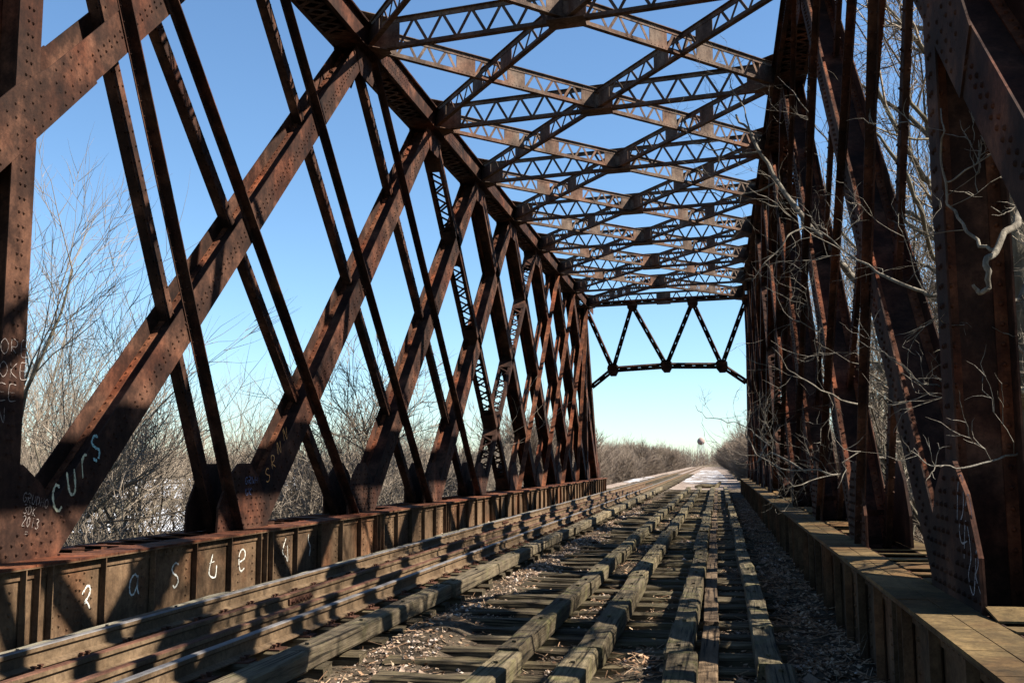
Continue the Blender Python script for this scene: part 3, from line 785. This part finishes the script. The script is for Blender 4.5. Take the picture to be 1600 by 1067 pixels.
mb=MB();mb.add([(x,y,FLOOR-.012) for x,y in ((-8.4,64.3),(1.7,63.2),(2.0,330),(-8.4,330))],[(0,1,2,3)]);o=mb.build('roadbed',M['bed']);tag(o,kind='structure')
msn,nt,bs=mat('snow_between_tracks');v=coords(nt,(1,.35,1));f=noise(nt,v,.8,9,.7)
c=ramp(nt,f,[(.50,(.14,.108,.085)),(.56,(.34,.31,.29)),(.62,(.60,.62,.67))]);nt.links.new(c,bs.inputs['Base Color']);bs.inputs['Roughness'].default_value=.7
mb=MB();pts=[(-2.2,86),(-2.8,90),(-3.3,95),(-3.1,140),(-3.2,210),(-.2,210),(.6,140),(.9,100),(.7,90),(-.4,83),(-1.4,88)]
mb.add([(x,y,FLOOR+.0) for x,y in pts],[tuple(range(len(pts)))])
o=mb.build('snow_patch',msn);tag(o,'melting snow patch on the bare roadbed beyond the bridge, right of the rails','snow',kind='stuff')
mb=MB();pts=[(-8.3,92),(-7.3,88),(-6.9,98),(-7.0,120),(-8.2,124),(-8.5,104)]
mb.add([(x,y,FLOOR+.01) for x,y in pts],[tuple(range(len(pts)))])
o=mb.build('snow_patch',msn);tag(o,'thin snow strip left of the distant rails','snow',kind='stuff')
# ---------------------------------------------------------------- trees
MINR=[.004];CLIPX=[None]
def grow(tr,cr,p,d,L,r,lev,maxlev,rr,kids,spread,droop,thr=.02,wig=.22):
    n=4 if lev<2 else 3;pts=[V(p)];dd=V(d).normalized();rads=[r]
    for k in range(n):
        dd=(dd+V((rr.gauss(0,wig),rr.gauss(0,wig),rr.gauss(0,wig*.8)+(.10 if lev>0 else .02)-droop*lev*.05))).normalized()
        pts.append(pts[-1]+dd*(L/n));rads.append(r*(1-(k+1)/n*(.55 if lev<maxlev else .8)))
    if CLIPX[0] is not None and lev>0 and min(q.x for q in pts)<CLIPX[0]: return
    dst=tr if r>thr else cr
    dst.tube(pts,rads,7 if lev==0 else (5 if lev==1 else 3))
    if lev>=maxlev: return
    nk=kids[lev]
    for k in range(nk):
        t=rr.uniform(.25,1.) if lev>0 else rr.uniform(.28,1.)
        if k==0:t=1
        i=min(int(t*n),n-1);q=pts[i].lerp(pts[i+1],t*n-i) ;ax=(pts[i+1]-pts[i]).normalized()
        o=ax.orthogonal().normalized();o.rotate(Matrix.Rotation(rr.random()*6.283,3,ax))
        a=rr.uniform(.4,1.0)*spread if k else .25
        nd=ax*math.cos(a)+o*math.sin(a)
        f=rr.uniform(.5,.75)*(1.15-.4*t if lev==0 else 1)
        grow(tr,cr,q,nd,L*f*(1.0 if lev else .9),max(rads[i]*rr.uniform(.45,.65),MINR[0]),lev+1,maxlev,rr,kids,spread,droop,thr,wig)
def tree_protos(seed,H,r,kids,maxlev,spread=.9,droop=.2,stems=1,thr=.03,wig=.2):
    rr=random.Random(seed);tr=MB();cr=MB()
    for s in range(stems):
        d=V((rr.uniform(-.35,.35),rr.uniform(-.35,.35),1)) if stems>1 else V((rr.uniform(-.08,.08),rr.uniform(-.08,.08),1))
        grow(tr,cr,(rr.uniform(-.2,.2)*(stems>1),rr.uniform(-.2,.2)*(stems>1),-.3),d,H*(.5 if stems==1 else .45)*rr.uniform(.8,1.1),r*rr.uniform(.8,1.1),0,maxlev,rr,kids,spread,droop,thr,wig)
    return tr,cr
def mk(name,mb,m):
    me=bpy.data.meshes.new(name);me.from_pydata(mb.v,[],mb.f);me.materials.append(m);me.polygons.foreach_set('use_smooth',[True]*len(mb.f));me.update();return me
TP=[];MINR[0]=.0085
for sd,H,r,kids,ml,st in ((1,11,.16,(11,8,6,5),4,1),(2,12,.18,(12,8,6,5),4,1),(3,9,.12,(10,8,6,5),4,1),(4,10,.14,(11,8,6,5),4,1)):
    t,c=tree_protos(sd,H,r,kids,ml,.95,.25,st);TP.append((mk('trunk',t,M['bark']),mk('crown',c,M['twig'])))
MINR[0]=.007
for sd,kids in ((5,(12,6,5,5)),(6,(13,6,5,4))):
    t,c=tree_protos(sd,15,.15,kids,4,.8,.15,1,.03,.13);TP.append((mk('trunk',t,M['bark']),mk('crown',c,M['twig'])))
BP=[];MINR[0]=.0075
for sd in (11,12,13,14):
    t,c=tree_protos(sd,5.5,.035,(7,6,5,4),4,.8,.1,9,.02,.18);BP.append((mk('stems',t,M['browntwig']),mk('twigs',c,M['browntwig'])))
FP=[];MINR[0]=.016
for sd in (21,22,23):
    t,c=tree_protos(sd,9,.07,(9,8,6,4),4,.7,.1,6,.03,.14);FP.append((mk('stems',t,M['fartwig']),mk('twigs',c,M['fartwig'])))
def place(name,protos,names,loc,rz,s,label,cat,group,tilt=(0,0)):
    root=empty(name,loc,label,cat,group);root.rotation_euler=(tilt[0],tilt[1],rz);root.scale=(s[0],s[0],s[1]) if isinstance(s,tuple) else (s,s,s)
    for me,n in zip(protos,names):
        o=bpy.data.objects.new(n,me);col.objects.link(o);o.parent=root
    return root
rr=random.Random(77);MINR[0]=.004
# direction helper: bearing left of the bridge axis in degrees, distance -> xy
def polar(deg,dist): return (-math.sin(R(deg))*dist,math.cos(R(deg))*dist)
# individually placed taller trees left of the bridge
spots=[(38.7,25,4,1.02,'tall pale bare tree at the far left, top reaching highest beside the end vertical'),
       (35.,30,5,.85,'bare tree with wide limbs behind the first wide diagonal'),
       (31.5,22,5,.5,'low spreading bare tree above the snow, between first two gussets'),
       (28,38,4,.75,'bare tree standing behind the second gusset'),
       (24.6,30,2,1.2,'slim bare tree seen between second and third gussets'),
       (21.5,36,0,1.3,'rounded bare tree behind the third gusset'),
       (19.3,42,3,1.0,'bare tree seen between third and fourth gussets'),
       (17,48,1,.9,'bare tree behind the fourth gusset'),
       (14.6,52,2,1.05,'bare tree behind the laced diagonals'),
       (12.4,60,0,.95,'bare tree behind the crowded far diagonals'),
       (10.6,70,3,.95,'bare tree just left of the far portal post'),
       (42.,24,5,.95,'bare tree half hidden by the left end vertical'),
       (36.8,42,4,1.1,'slender bare tree standing farther back at the left'),
       (33.4,23,3,.95,'low bushy bare tree over the snow, right of the first wide diagonal'),
       (29.6,27,0,1.0,'bare tree just left of the second gusset, snow behind it'),
       (30.8,33,1,1.1,'upright bare tree standing at the edge of the snow field'),
       (33,50,5,.9,'distant bare tree over the snow field at the left'),
       (26.2,27,3,.85,'many-branched bare tree left of the slender bars at the third gusset'),
       (23,44,1,1.0,'bare tree farther back between second and third gussets'),
       (20.2,60,0,1.15,'distant bare tree seen past the third gusset'),
       (18,36,3,.85,'low bare tree seen between third and fourth gussets'),
       (15.8,64,1,1.1,'distant bare tree seen past the fifth gusset'),
       (13.5,75,2,1.1,'distant bare tree behind the laced diagonals'),
       (41,38,5,1.1,'bare tree beyond the left edge of the end vertical'),
       (37.2,24,5,.6,'low near tree with spreading limbs right of the end vertical')]
for dg,ds,k,s,lab in spots:
    x,y=polar(dg,ds);place('bare_tree',TP[k],('trunk','crown'),(x,y,gz(x,y)-.1),rr.random()*6.28,s,lab,'tree','bare trees left of the bridge')
k=0
for n in range(86):
    dg=rr.uniform(8,45);ds=rr.uniform(14.5,36) if dg>20 else rr.uniform(26,64)
    x,y=polar(dg,ds)
    if x>-12.5: x=-12.5-rr.random()*3
    b=BP[n%4];nr='near' if ds<24 else 'farther'
    place('bare_bush',b,('stems','twigs'),(x,y,gz(x,y)-.1),rr.random()*6.28,(rr.uniform(.8,1.2),rr.uniform(.30,.62)),'leafless brown thicket bush below the left truss, '+('close behind its girder' if ds<24 else 'farther behind its girder' if ds<40 else 'towards the far end of the bridge'),'bush','brown thicket left of the bridge')
# woods flanking the line beyond the bridge
for n in range(200):
    y=70+ (n/200)**1.4*330;x=-10-abs(rr.gauss(0,6))-y*.012-(rr.random()<.3)*rr.random()*20
    f=FP[n%3];s=rr.uniform(.75,1.1)*(1+ (y-70)/700)
    if y<110: s*=rr.uniform(.8,1.3)
    place('bare_tree',f,('stems','twigs'),(x,y,gz(x,y)-.1),rr.random()*6.28,s,'brown leafless small tree in the wood left of the line beyond the bridge','tree','wood left of the line beyond the bridge')
for n in range(130):
    y=68+(n/130)**1.4*330;x=3.6+abs(rr.gauss(0,3))+ (rr.random()<.3)*rr.random()*12+y*.003
    f=FP[(n+1)%3];s=rr.uniform(.75,1.0)*(1+(y-70)/700)
    place('bare_tree',f,('stems','twigs'),(x,y,gz(x,y)-.1),rr.random()*6.28,s,'brown leafless small tree in the wood right of the line beyond the bridge','tree','wood right of the line beyond the bridge')
# trees and bushes outside the right truss
rspots=[(8.2,22,4,1.0),(9.5,30,0,1.5),(8.2,38,3,1.3),(10,50,1,1.4),(9.,60,2,1.2),(7.6,14.5,5,.9),(12,22,0,1.9)]
rl=['bare tree close outside the right truss, behind its second panel','bare tree outside the right truss, behind the slender bars','bare tree outside the right truss in the middle distance','far bare tree outside the right truss','smallest bare tree near the far end of the right truss','bare tree at the far right beside the near diagonal','tall bare tree well outside the right truss']
for (x,y,k,s),lab in zip(rspots,rl): place('bare_tree',TP[k],('trunk','crown'),(x,y,gz(x,y)-.1),rr.random()*6.28,s,lab,'tree','bare trees right of the bridge')
for n in range(40):
    y=rr.uniform(12,64);x=rr.uniform(6.8,15);place('bare_bush',BP[n%4],('stems','twigs'),(x,y,gz(x,y)-.1),rr.random()*6.28,(1.,rr.uniform(.8,1.3)),'leafless grey-brown thicket bush seen through the right truss, '+('near' if y<30 else 'in the distance'),'bush','thicket right of the bridge')
# distant wood on the horizon
mb=MB();r2=random.Random(4)
for n in range(15000):
    dg=r2.uniform(-25,50);ds=r2.uniform(430,620)
    x,y=polar(dg,ds);h=r2.uniform(6,15)*(1+.35*mn.noise(V((dg*.35,0,2))));w=r2.uniform(.08,.22)
    b=V((x,y,GZ-.5));t=b+V((r2.uniform(-2,2),r2.uniform(-1,1),h))
    mb.tube([b,t],[w,.03],3)
    for q in range(3):
        m_=b.lerp(t,r2.uniform(.3,.8));mb.tube([m_,m_+V((r2.uniform(-2.5,2.5),r2.uniform(-1,1),r2.uniform(1.2,3)))],[w*.6,.02],3)
o=mb.build('distant_wood',M['fartwig']);tag(o,'far leafless wood forming a brown band along the horizon','wood',kind='stuff')
# ---------------------------------------------------------------- overhanging branches from the right-hand trees
f_=1617.3;yaw=.1946;pit=.1157;rol=-.0042
FW=V((-math.sin(yaw)*math.cos(pit),math.cos(yaw)*math.cos(pit),math.sin(pit)));R0=V((math.cos(yaw),math.sin(yaw),0));U0=R0.cross(FW)
RR=R0*math.cos(rol)+U0*math.sin(rol);UU=-R0*math.sin(rol)+U0*math.cos(rol)
CAM=V((0,0,EYE))
def W(px,py,Y):
    d=FW+RR*((px-800)/f_)-UU*((py-533.5)/f_);return CAM+d*(Y/d.y)
def twigs(mb,pts,rads,rr,density,size,side=None):
    for i in range(len(pts)-1):
        a,b=V(pts[i]),V(pts[i+1]);L=(b-a).length;ax=(b-a).normalized()
        n=int(L*density*.75+rr.random())
        for k in range(n):
            t=rr.random();q=a.lerp(b,t);o=ax.orthogonal().normalized();o.rotate(Matrix.Rotation(rr.random()*6.283,3,ax))
            d=(ax*rr.uniform(.5,1.3)+o+V((0,0,.1))).normalized()
            grow(mb,mb,q,d,size*rr.uniform(.5,1.2),min(rads[i]*.5,.006),2,4,rr,(0,0,3,2),.8,.3,.5,.34)
def crook(pts,rr,amp):
    o=[]
    for i in range(len(pts)-1):
        a,b=V(pts[i]),V(pts[i+1]);o.append(a)
        for t in (.33,.66): o.append(a.lerp(b,t)+V((rr.gauss(0,amp),rr.gauss(0,amp),rr.gauss(0,amp)))*(b-a).length)
    o.append(V(pts[-1]));return o
rr=random.Random(31)
treeA=empty('overhanging_tree',(4.9,20.,gz(4.9,20)),'pale-branched tree outside the right truss reaching limbs through it over the deck','tree')
treeB=empty('overhanging_tree',(4.0,10.2,gz(4.0,10.2)),'gnarled tree at the right edge with twisted limb in front of the steel post','tree')
def limb(root,pix,r0,r1,dens,size,m='palebark',name='limb'):
    mb=MB();tw=MB();pts=[W(*p) if len(p)==3 and p[0]>50 else V(p) for p in pix];pts=crook(pts,rr,.045);o=[]
    for i in range(len(pts)-1):
        p0,p1,p2,p3=pts[max(i-1,0)],pts[i],pts[i+1],pts[min(i+2,len(pts)-1)]
        for t in (0,.5): o.append(.5*((2*p1)+(p2-p0)*t+(2*p0-5*p1+4*p2-p3)*t*t+(3*p1-p0-3*p2+p3)*t**3))
    pts=o+[pts[-1]];n=len(pts)
    rads=[(r0+(r1-r0)*i/(n-1))*rr.uniform(.88,1.14) for i in range(n)]
    mb.tube(pts,rads,7);twigs(tw,pts,rads,rr,dens,size)
    mb.add(tw.v,tw.f);o=mb.build(name,M[m],root,root.location,smooth=True)
CLIPX[0]=2.4;MINR[0]=.006
tA=[(4.9,20,gz(4.9,20)-.3),(4.75,20,-1.5),(4.6,19.9,1),(4.5,19.8,3.2),(4.5,19.7,6.5),(4.4,19.5,10),(4.5,19.4,14)]
mb=MB();mb.tube(tA,[.34,.29,.27,.23,.17,.12,.04],10);cr=MB()
for k in range(60):
    t=rr.uniform(.3,1);i=min(int(t*6),5);q=V(tA[i]).lerp(V(tA[i+1]),t*6-i);a=rr.random()*6.283
    grow(mb,cr,q,V((math.cos(a)*.8,math.sin(a),.35)),rr.uniform(1.8,3.8),.06,1,4,rr,(0,6,5,5),.9,.2,.03,.2)
mb.build('trunk',M['bark'],treeA,treeA.location,smooth=True);cr.build('crown',M['twig'],treeA,treeA.location,smooth=True)
tB=[(4.0,10.2,gz(4,10.2)-.3),(3.5,10.4,-1.5),(3.05,10.6,.5),(2.95,10.7,2.6),(2.8,10.8,5),(3.3,10.8,8),(3.9,10.5,12)]
mb=MB();mb.tube(tB,[.30,.25,.21,.18,.15,.10,.04],10);cr=MB()
for k in range(30):
    t=rr.uniform(.4,1);i=min(int(t*6),5);q=V(tB[i]).lerp(V(tB[i+1]),t*6-i);a=rr.uniform(-1.6,1.6)
    grow(mb,cr,q,V((math.cos(a),math.sin(a),.6)),rr.uniform(1.6,3.2),.05,1,4,rr,(0,6,5,4),.9,.2,.03,.22)
mb.build('trunk',M['bark'],treeB,treeB.location,smooth=True);cr.build('crown',M['twig'],treeB,treeB.location,smooth=True)
CLIPX[0]=None;MINR[0]=.004
for nn,(x,y,H,lab) in enumerate(((5.4,27.5,15,'tall bare tree hard against the right truss, just behind the limb-reaching tree'),(5.9,34,16,'tall bare tree hard against the right truss at its middle panels'),(5.6,42,15,'bare tree crowding the right truss beyond its middle'),(6.2,51,15,'bare tree crowding the far third of the right truss'),(8.8,17,17,'tall forked bare tree farther out behind the near right posts'))):
    r2=random.Random(300+nn);t_=MB();c_=MB();MINR[0]=.008+nn*.0012*(nn<4);CLIPX[0]=2.4-x if nn<4 else -4
    grow(t_,c_,(0,0,-.3),V((.02,0,1)),H*.62,.17,0,4,r2,(15,7,5,4),.95,.1,.03,.09)
    rt=empty('bare_tree',(x,y,gz(x,y)),lab,'tree','bare trees right of the bridge')
    for b_m,nm,mm in ((t_,'trunk',M['bark']),(c_,'crown',M['twig'])):
        o_=bpy.data.objects.new(nm,mk(nm,b_m,mm));col.objects.link(o_);o_.parent=rt
CLIPX[0]=None;MINR[0]=.004
limb(treeA,[(4.5,19.8,3.2),(1400,490,18.5),(1345,445,18),(1300,400,17.8),(1255,340,18),(1225,300,18.3),(1200,255,18.7),(1172,205,19),(1150,180,19.4)],.075,.02,2.6,.8)
limb(treeA,[(4.5,19.7,2.2),(1330,560,17),(1285,520,16.5),(1240,500,16.5),(1200,450,16.5)],.016,.004,5,.55)
limb(treeA,[(4.5,19.7,5.4),(1330,280,17),(1290,215,17),(1250,160,17),(1215,120,17.5)],.020,.004,4,.6)
limb(treeB,[(3.0,10.7,2.2),(1500,620,10),(1440,600,9.6),(1390,560,9.5),(1340,530,9.6)],.014,.003,7,.45)
limb(treeA,[(1190,235,18.8),(1160,240,19),(1120,235,19.3),(1085,225,19.6),(1062,195,20)],.02,.006,3.5,.8)
limb(treeA,[(1215,285,18.5),(1180,300,18.6),(1130,310,18.8),(1090,300,19)],.018,.005,3.5,.8)
limb(treeA,[(1172,205,19),(1150,150,19.2),(1135,110,19.5)],.016,.005,3,.6)
limb(treeA,[(1262,350,18),(1230,370,17.6),(1195,410,17.4),(1175,440,17.4)],.018,.005,2.5,.7)
limb(treeB,[(3.0,10.7,3.2),(1560,470,9.5),(1529,456,8.6),(1453,463,8.4),(1425,450,8.4),(1369,425,8.6),(1326,397,8.8),(1284,363,9),(1250,355,9.2)],.022,.004,8,.5)
limb(treeB,[(3.05,10.6,4.1),(2.9,8.6,4.0),(2.5,7.2,3.6),(1590,350,6.3),(1560,385,6.1),(1540,415,6),(1546,450,6),(1530,458,6),(1520,445,6)],.026,.010,3,.35)
limb(treeB,[(1556,390,6.1),(1530,385,6.2),(1505,350,6.3),(1480,320,6.4),(1478,285,6.4),(1470,240,6.4),(1476,205,6.3),(1470,170,6.4)],.011,.004,7,.4)
limb(treeB,[(1478,285,6.4),(1520,260,6.3),(1560,235,6.3)],.006,.003,6,.22)
limb(treeB,[(2.95,10.7,1.9),(1600,612,9.5),(1560,585,9.),(1520,562,8.6),(1490,545,8.3)],.045,.022,3,.35,'bark')
limb(treeB,[(1600,704,7.6),(1560,717,7.5),(1494,732,7.3),(1455,728,7.2),(1423,704,7.2)],.009,.003,8,.4)
limb(treeB,[(1540,480,8),(1560,540,7.9),(1545,600,7.9),(1500,640,8)],.009,.003,8,.4)
limb(treeA,[(4.3,18.6,1.8),(1400,690,16),(1337,631,14),(1282,610,13.7),(1241,583,13.6),(1206,542,13.6)],.017,.004,4.5,.55)
limb(treeA,[(4.5,19.8,1.2),(1380,715,17),(1300,742,16),(1235,735,16),(1190,715,16.5),(1165,680,17),(1172,640,17)],.020,.005,3.5,.6)
limb(treeA,[(1300,742,16),(1240,760,15.6),(1190,700,15.6),(1215,640,15.4)],.010,.004,4,.5)
limb(treeA,[(1260,738,16),(1200,690,22),(1178,682,25),(1156,663,26),(1129,656,26),(1103,653,26.5),(1087,633,27)],.016,.006,2.2,.7)
limb(treeA,[(4.5,19.7,4.6),(1440,330,16),(1400,250,15.5),(1360,200,15.5),(1330,120,15.5)],.045,.01,2,1.0,'bark')
# ---------------------------------------------------------------- water tower beyond the wood
wt=empty('water_tower',(-17.5,1150,GZ),'tiny distant water tower with dark dome rising above the wood','water tower')
cx,cy=-17.5,1150
mb=MB();prof=[(0,33.0),(1.8,32.6),(3.3,31.2),(4.0,29.6),(4.1,28.2),(3.9,27.4),(3.0,26.0),(1.0,25.0),(0,24.8)]
vs=[];n=16
for r,z in prof:
    for k in range(n): vs.append((cx+max(r,.01)*math.cos(6.2832*k/n),cy+max(r,.01)*math.sin(6.2832*k/n),EYE-7.5+z))
fs=[(i*n+k,i*n+(k+1)%n,(i+1)*n+(k+1)%n,(i+1)*n+k) for i in range(len(prof)-1) for k in range(n)]
mb.add(vs,fs);WT=simple('faded_tank_paint',(.24,.17,.15),.7);mb.build('tank',WT,wt,(cx,cy,GZ),smooth=True)
for a in (.6,2.1,3.7,5.2):
    mb=MB();mb.tube([(cx+5.3*math.cos(a),cy+5.3*math.sin(a),GZ),(cx+3.4*math.cos(a),cy+3.4*math.sin(a),EYE+19.5)],[.3,.3],6);mb.build('leg',M['grey'],wt,(cx,cy,GZ))
mb=MB();mb.tube([(cx,cy,GZ),(cx,cy,EYE+18)],[.4,.4],8);mb.build('riser_pipe',M['grey'],wt,(cx,cy,GZ))
# debris log pile on the roadbed past the bridge
rr=random.Random(8)
for k,(x,y,L,a,lab) in enumerate(((-.9,71,1.3,.2,'dark broken log lying on the snow patch just past the bridge'),(-.1,72,1.0,1.1,'short dark stump standing beside the broken log past the bridge'))):
    mb=MB();c=V((x,y,FLOOR+.1));d=V((math.cos(a)*L/2,math.sin(a)*L/2,.05 if k==0 else .25))
    mb.tube([c-d,c-d*.3+V((0,0,.05)),c+d*.4,c+d],[.13,.16,.14,.09],8,cap=True)
    tag(mb.build('log',M['tie'],None,c),lab,'log')
# dry weeds on the dark right-hand side of the deck
for k,(x,y,lab) in enumerate(((.95,9.2,'dry branching weed stalk standing by the foot of the right girder'),(.8,13.,'dry weed stalk farther along by the right girder'),(.62,7.6,'bent dry straw stalk arching beside the fourth timber row'),(.9,17,'thin dry weed in shade near the middle of the right girder'))):
    mb=MB();rr=random.Random(50+k)
    MINR[0]=.0015
    for s in range(3): grow(mb,mb,(x+rr.uniform(-.1,.1),y+rr.uniform(-.1,.1),FLOOR),V((rr.uniform(-.7,.5),rr.uniform(-.4,.4),1)),rr.uniform(.16,.36),.003,1,3,rr,(0,2,2,2),.9,.1,.5,.2)
    tag(mb.build('dry_weed',M['palebark'],None,(x,y,FLOOR)),lab,'weed')
# ---------------------------------------------------------------- sky, sun, camera
w=bpy.data.worlds.new('World');sc.world=w;w.use_nodes=True;nt=w.node_tree
sky=nt.nodes.new('ShaderNodeTexSky');sky.sky_type='NISHITA';sky.sun_disc=False
S3=V((1,.005,.98)).normalized()
sky.sun_elevation=math.asin(S3.z);sky.sun_rotation=math.atan2(S3.x,S3.y)
sky.air_density=1.0;sky.dust_density=0.1;sky.ozone_density=3.0
bg=nt.nodes['Background'];bg.inputs['Strength'].default_value=.05
tint=mix(nt,1.0,sky.outputs[0],(.90,1.07,1.16),'MULTIPLY');nt.links.new(tint,bg.inputs['Color'])
sl=bpy.data.lights.new('sun','SUN');sl.energy=5.0;sl.angle=R(.53);sl.color=(1,.93,.82)
so=bpy.data.objects.new('sun',sl);col.objects.link(so);so.rotation_euler=(-S3).to_track_quat('-Z','Y').to_euler()
cam=bpy.data.cameras.new('camera');cam.sensor_width=36;cam.lens=f_/1600*36;cam.clip_end=6000;cam.clip_start=.05
co=bpy.data.objects.new('camera',cam);col.objects.link(co)
co.matrix_world=Matrix(((RR.x,UU.x,-FW.x,CAM.x),(RR.y,UU.y,-FW.y,CAM.y),(RR.z,UU.z,-FW.z,CAM.z),(0,0,0,1)))
sc.camera=co
vs_=sc.view_settings;vs_.view_transform='Standard';vs_.look='None';vs_.exposure=1.75;vs_.gamma=1
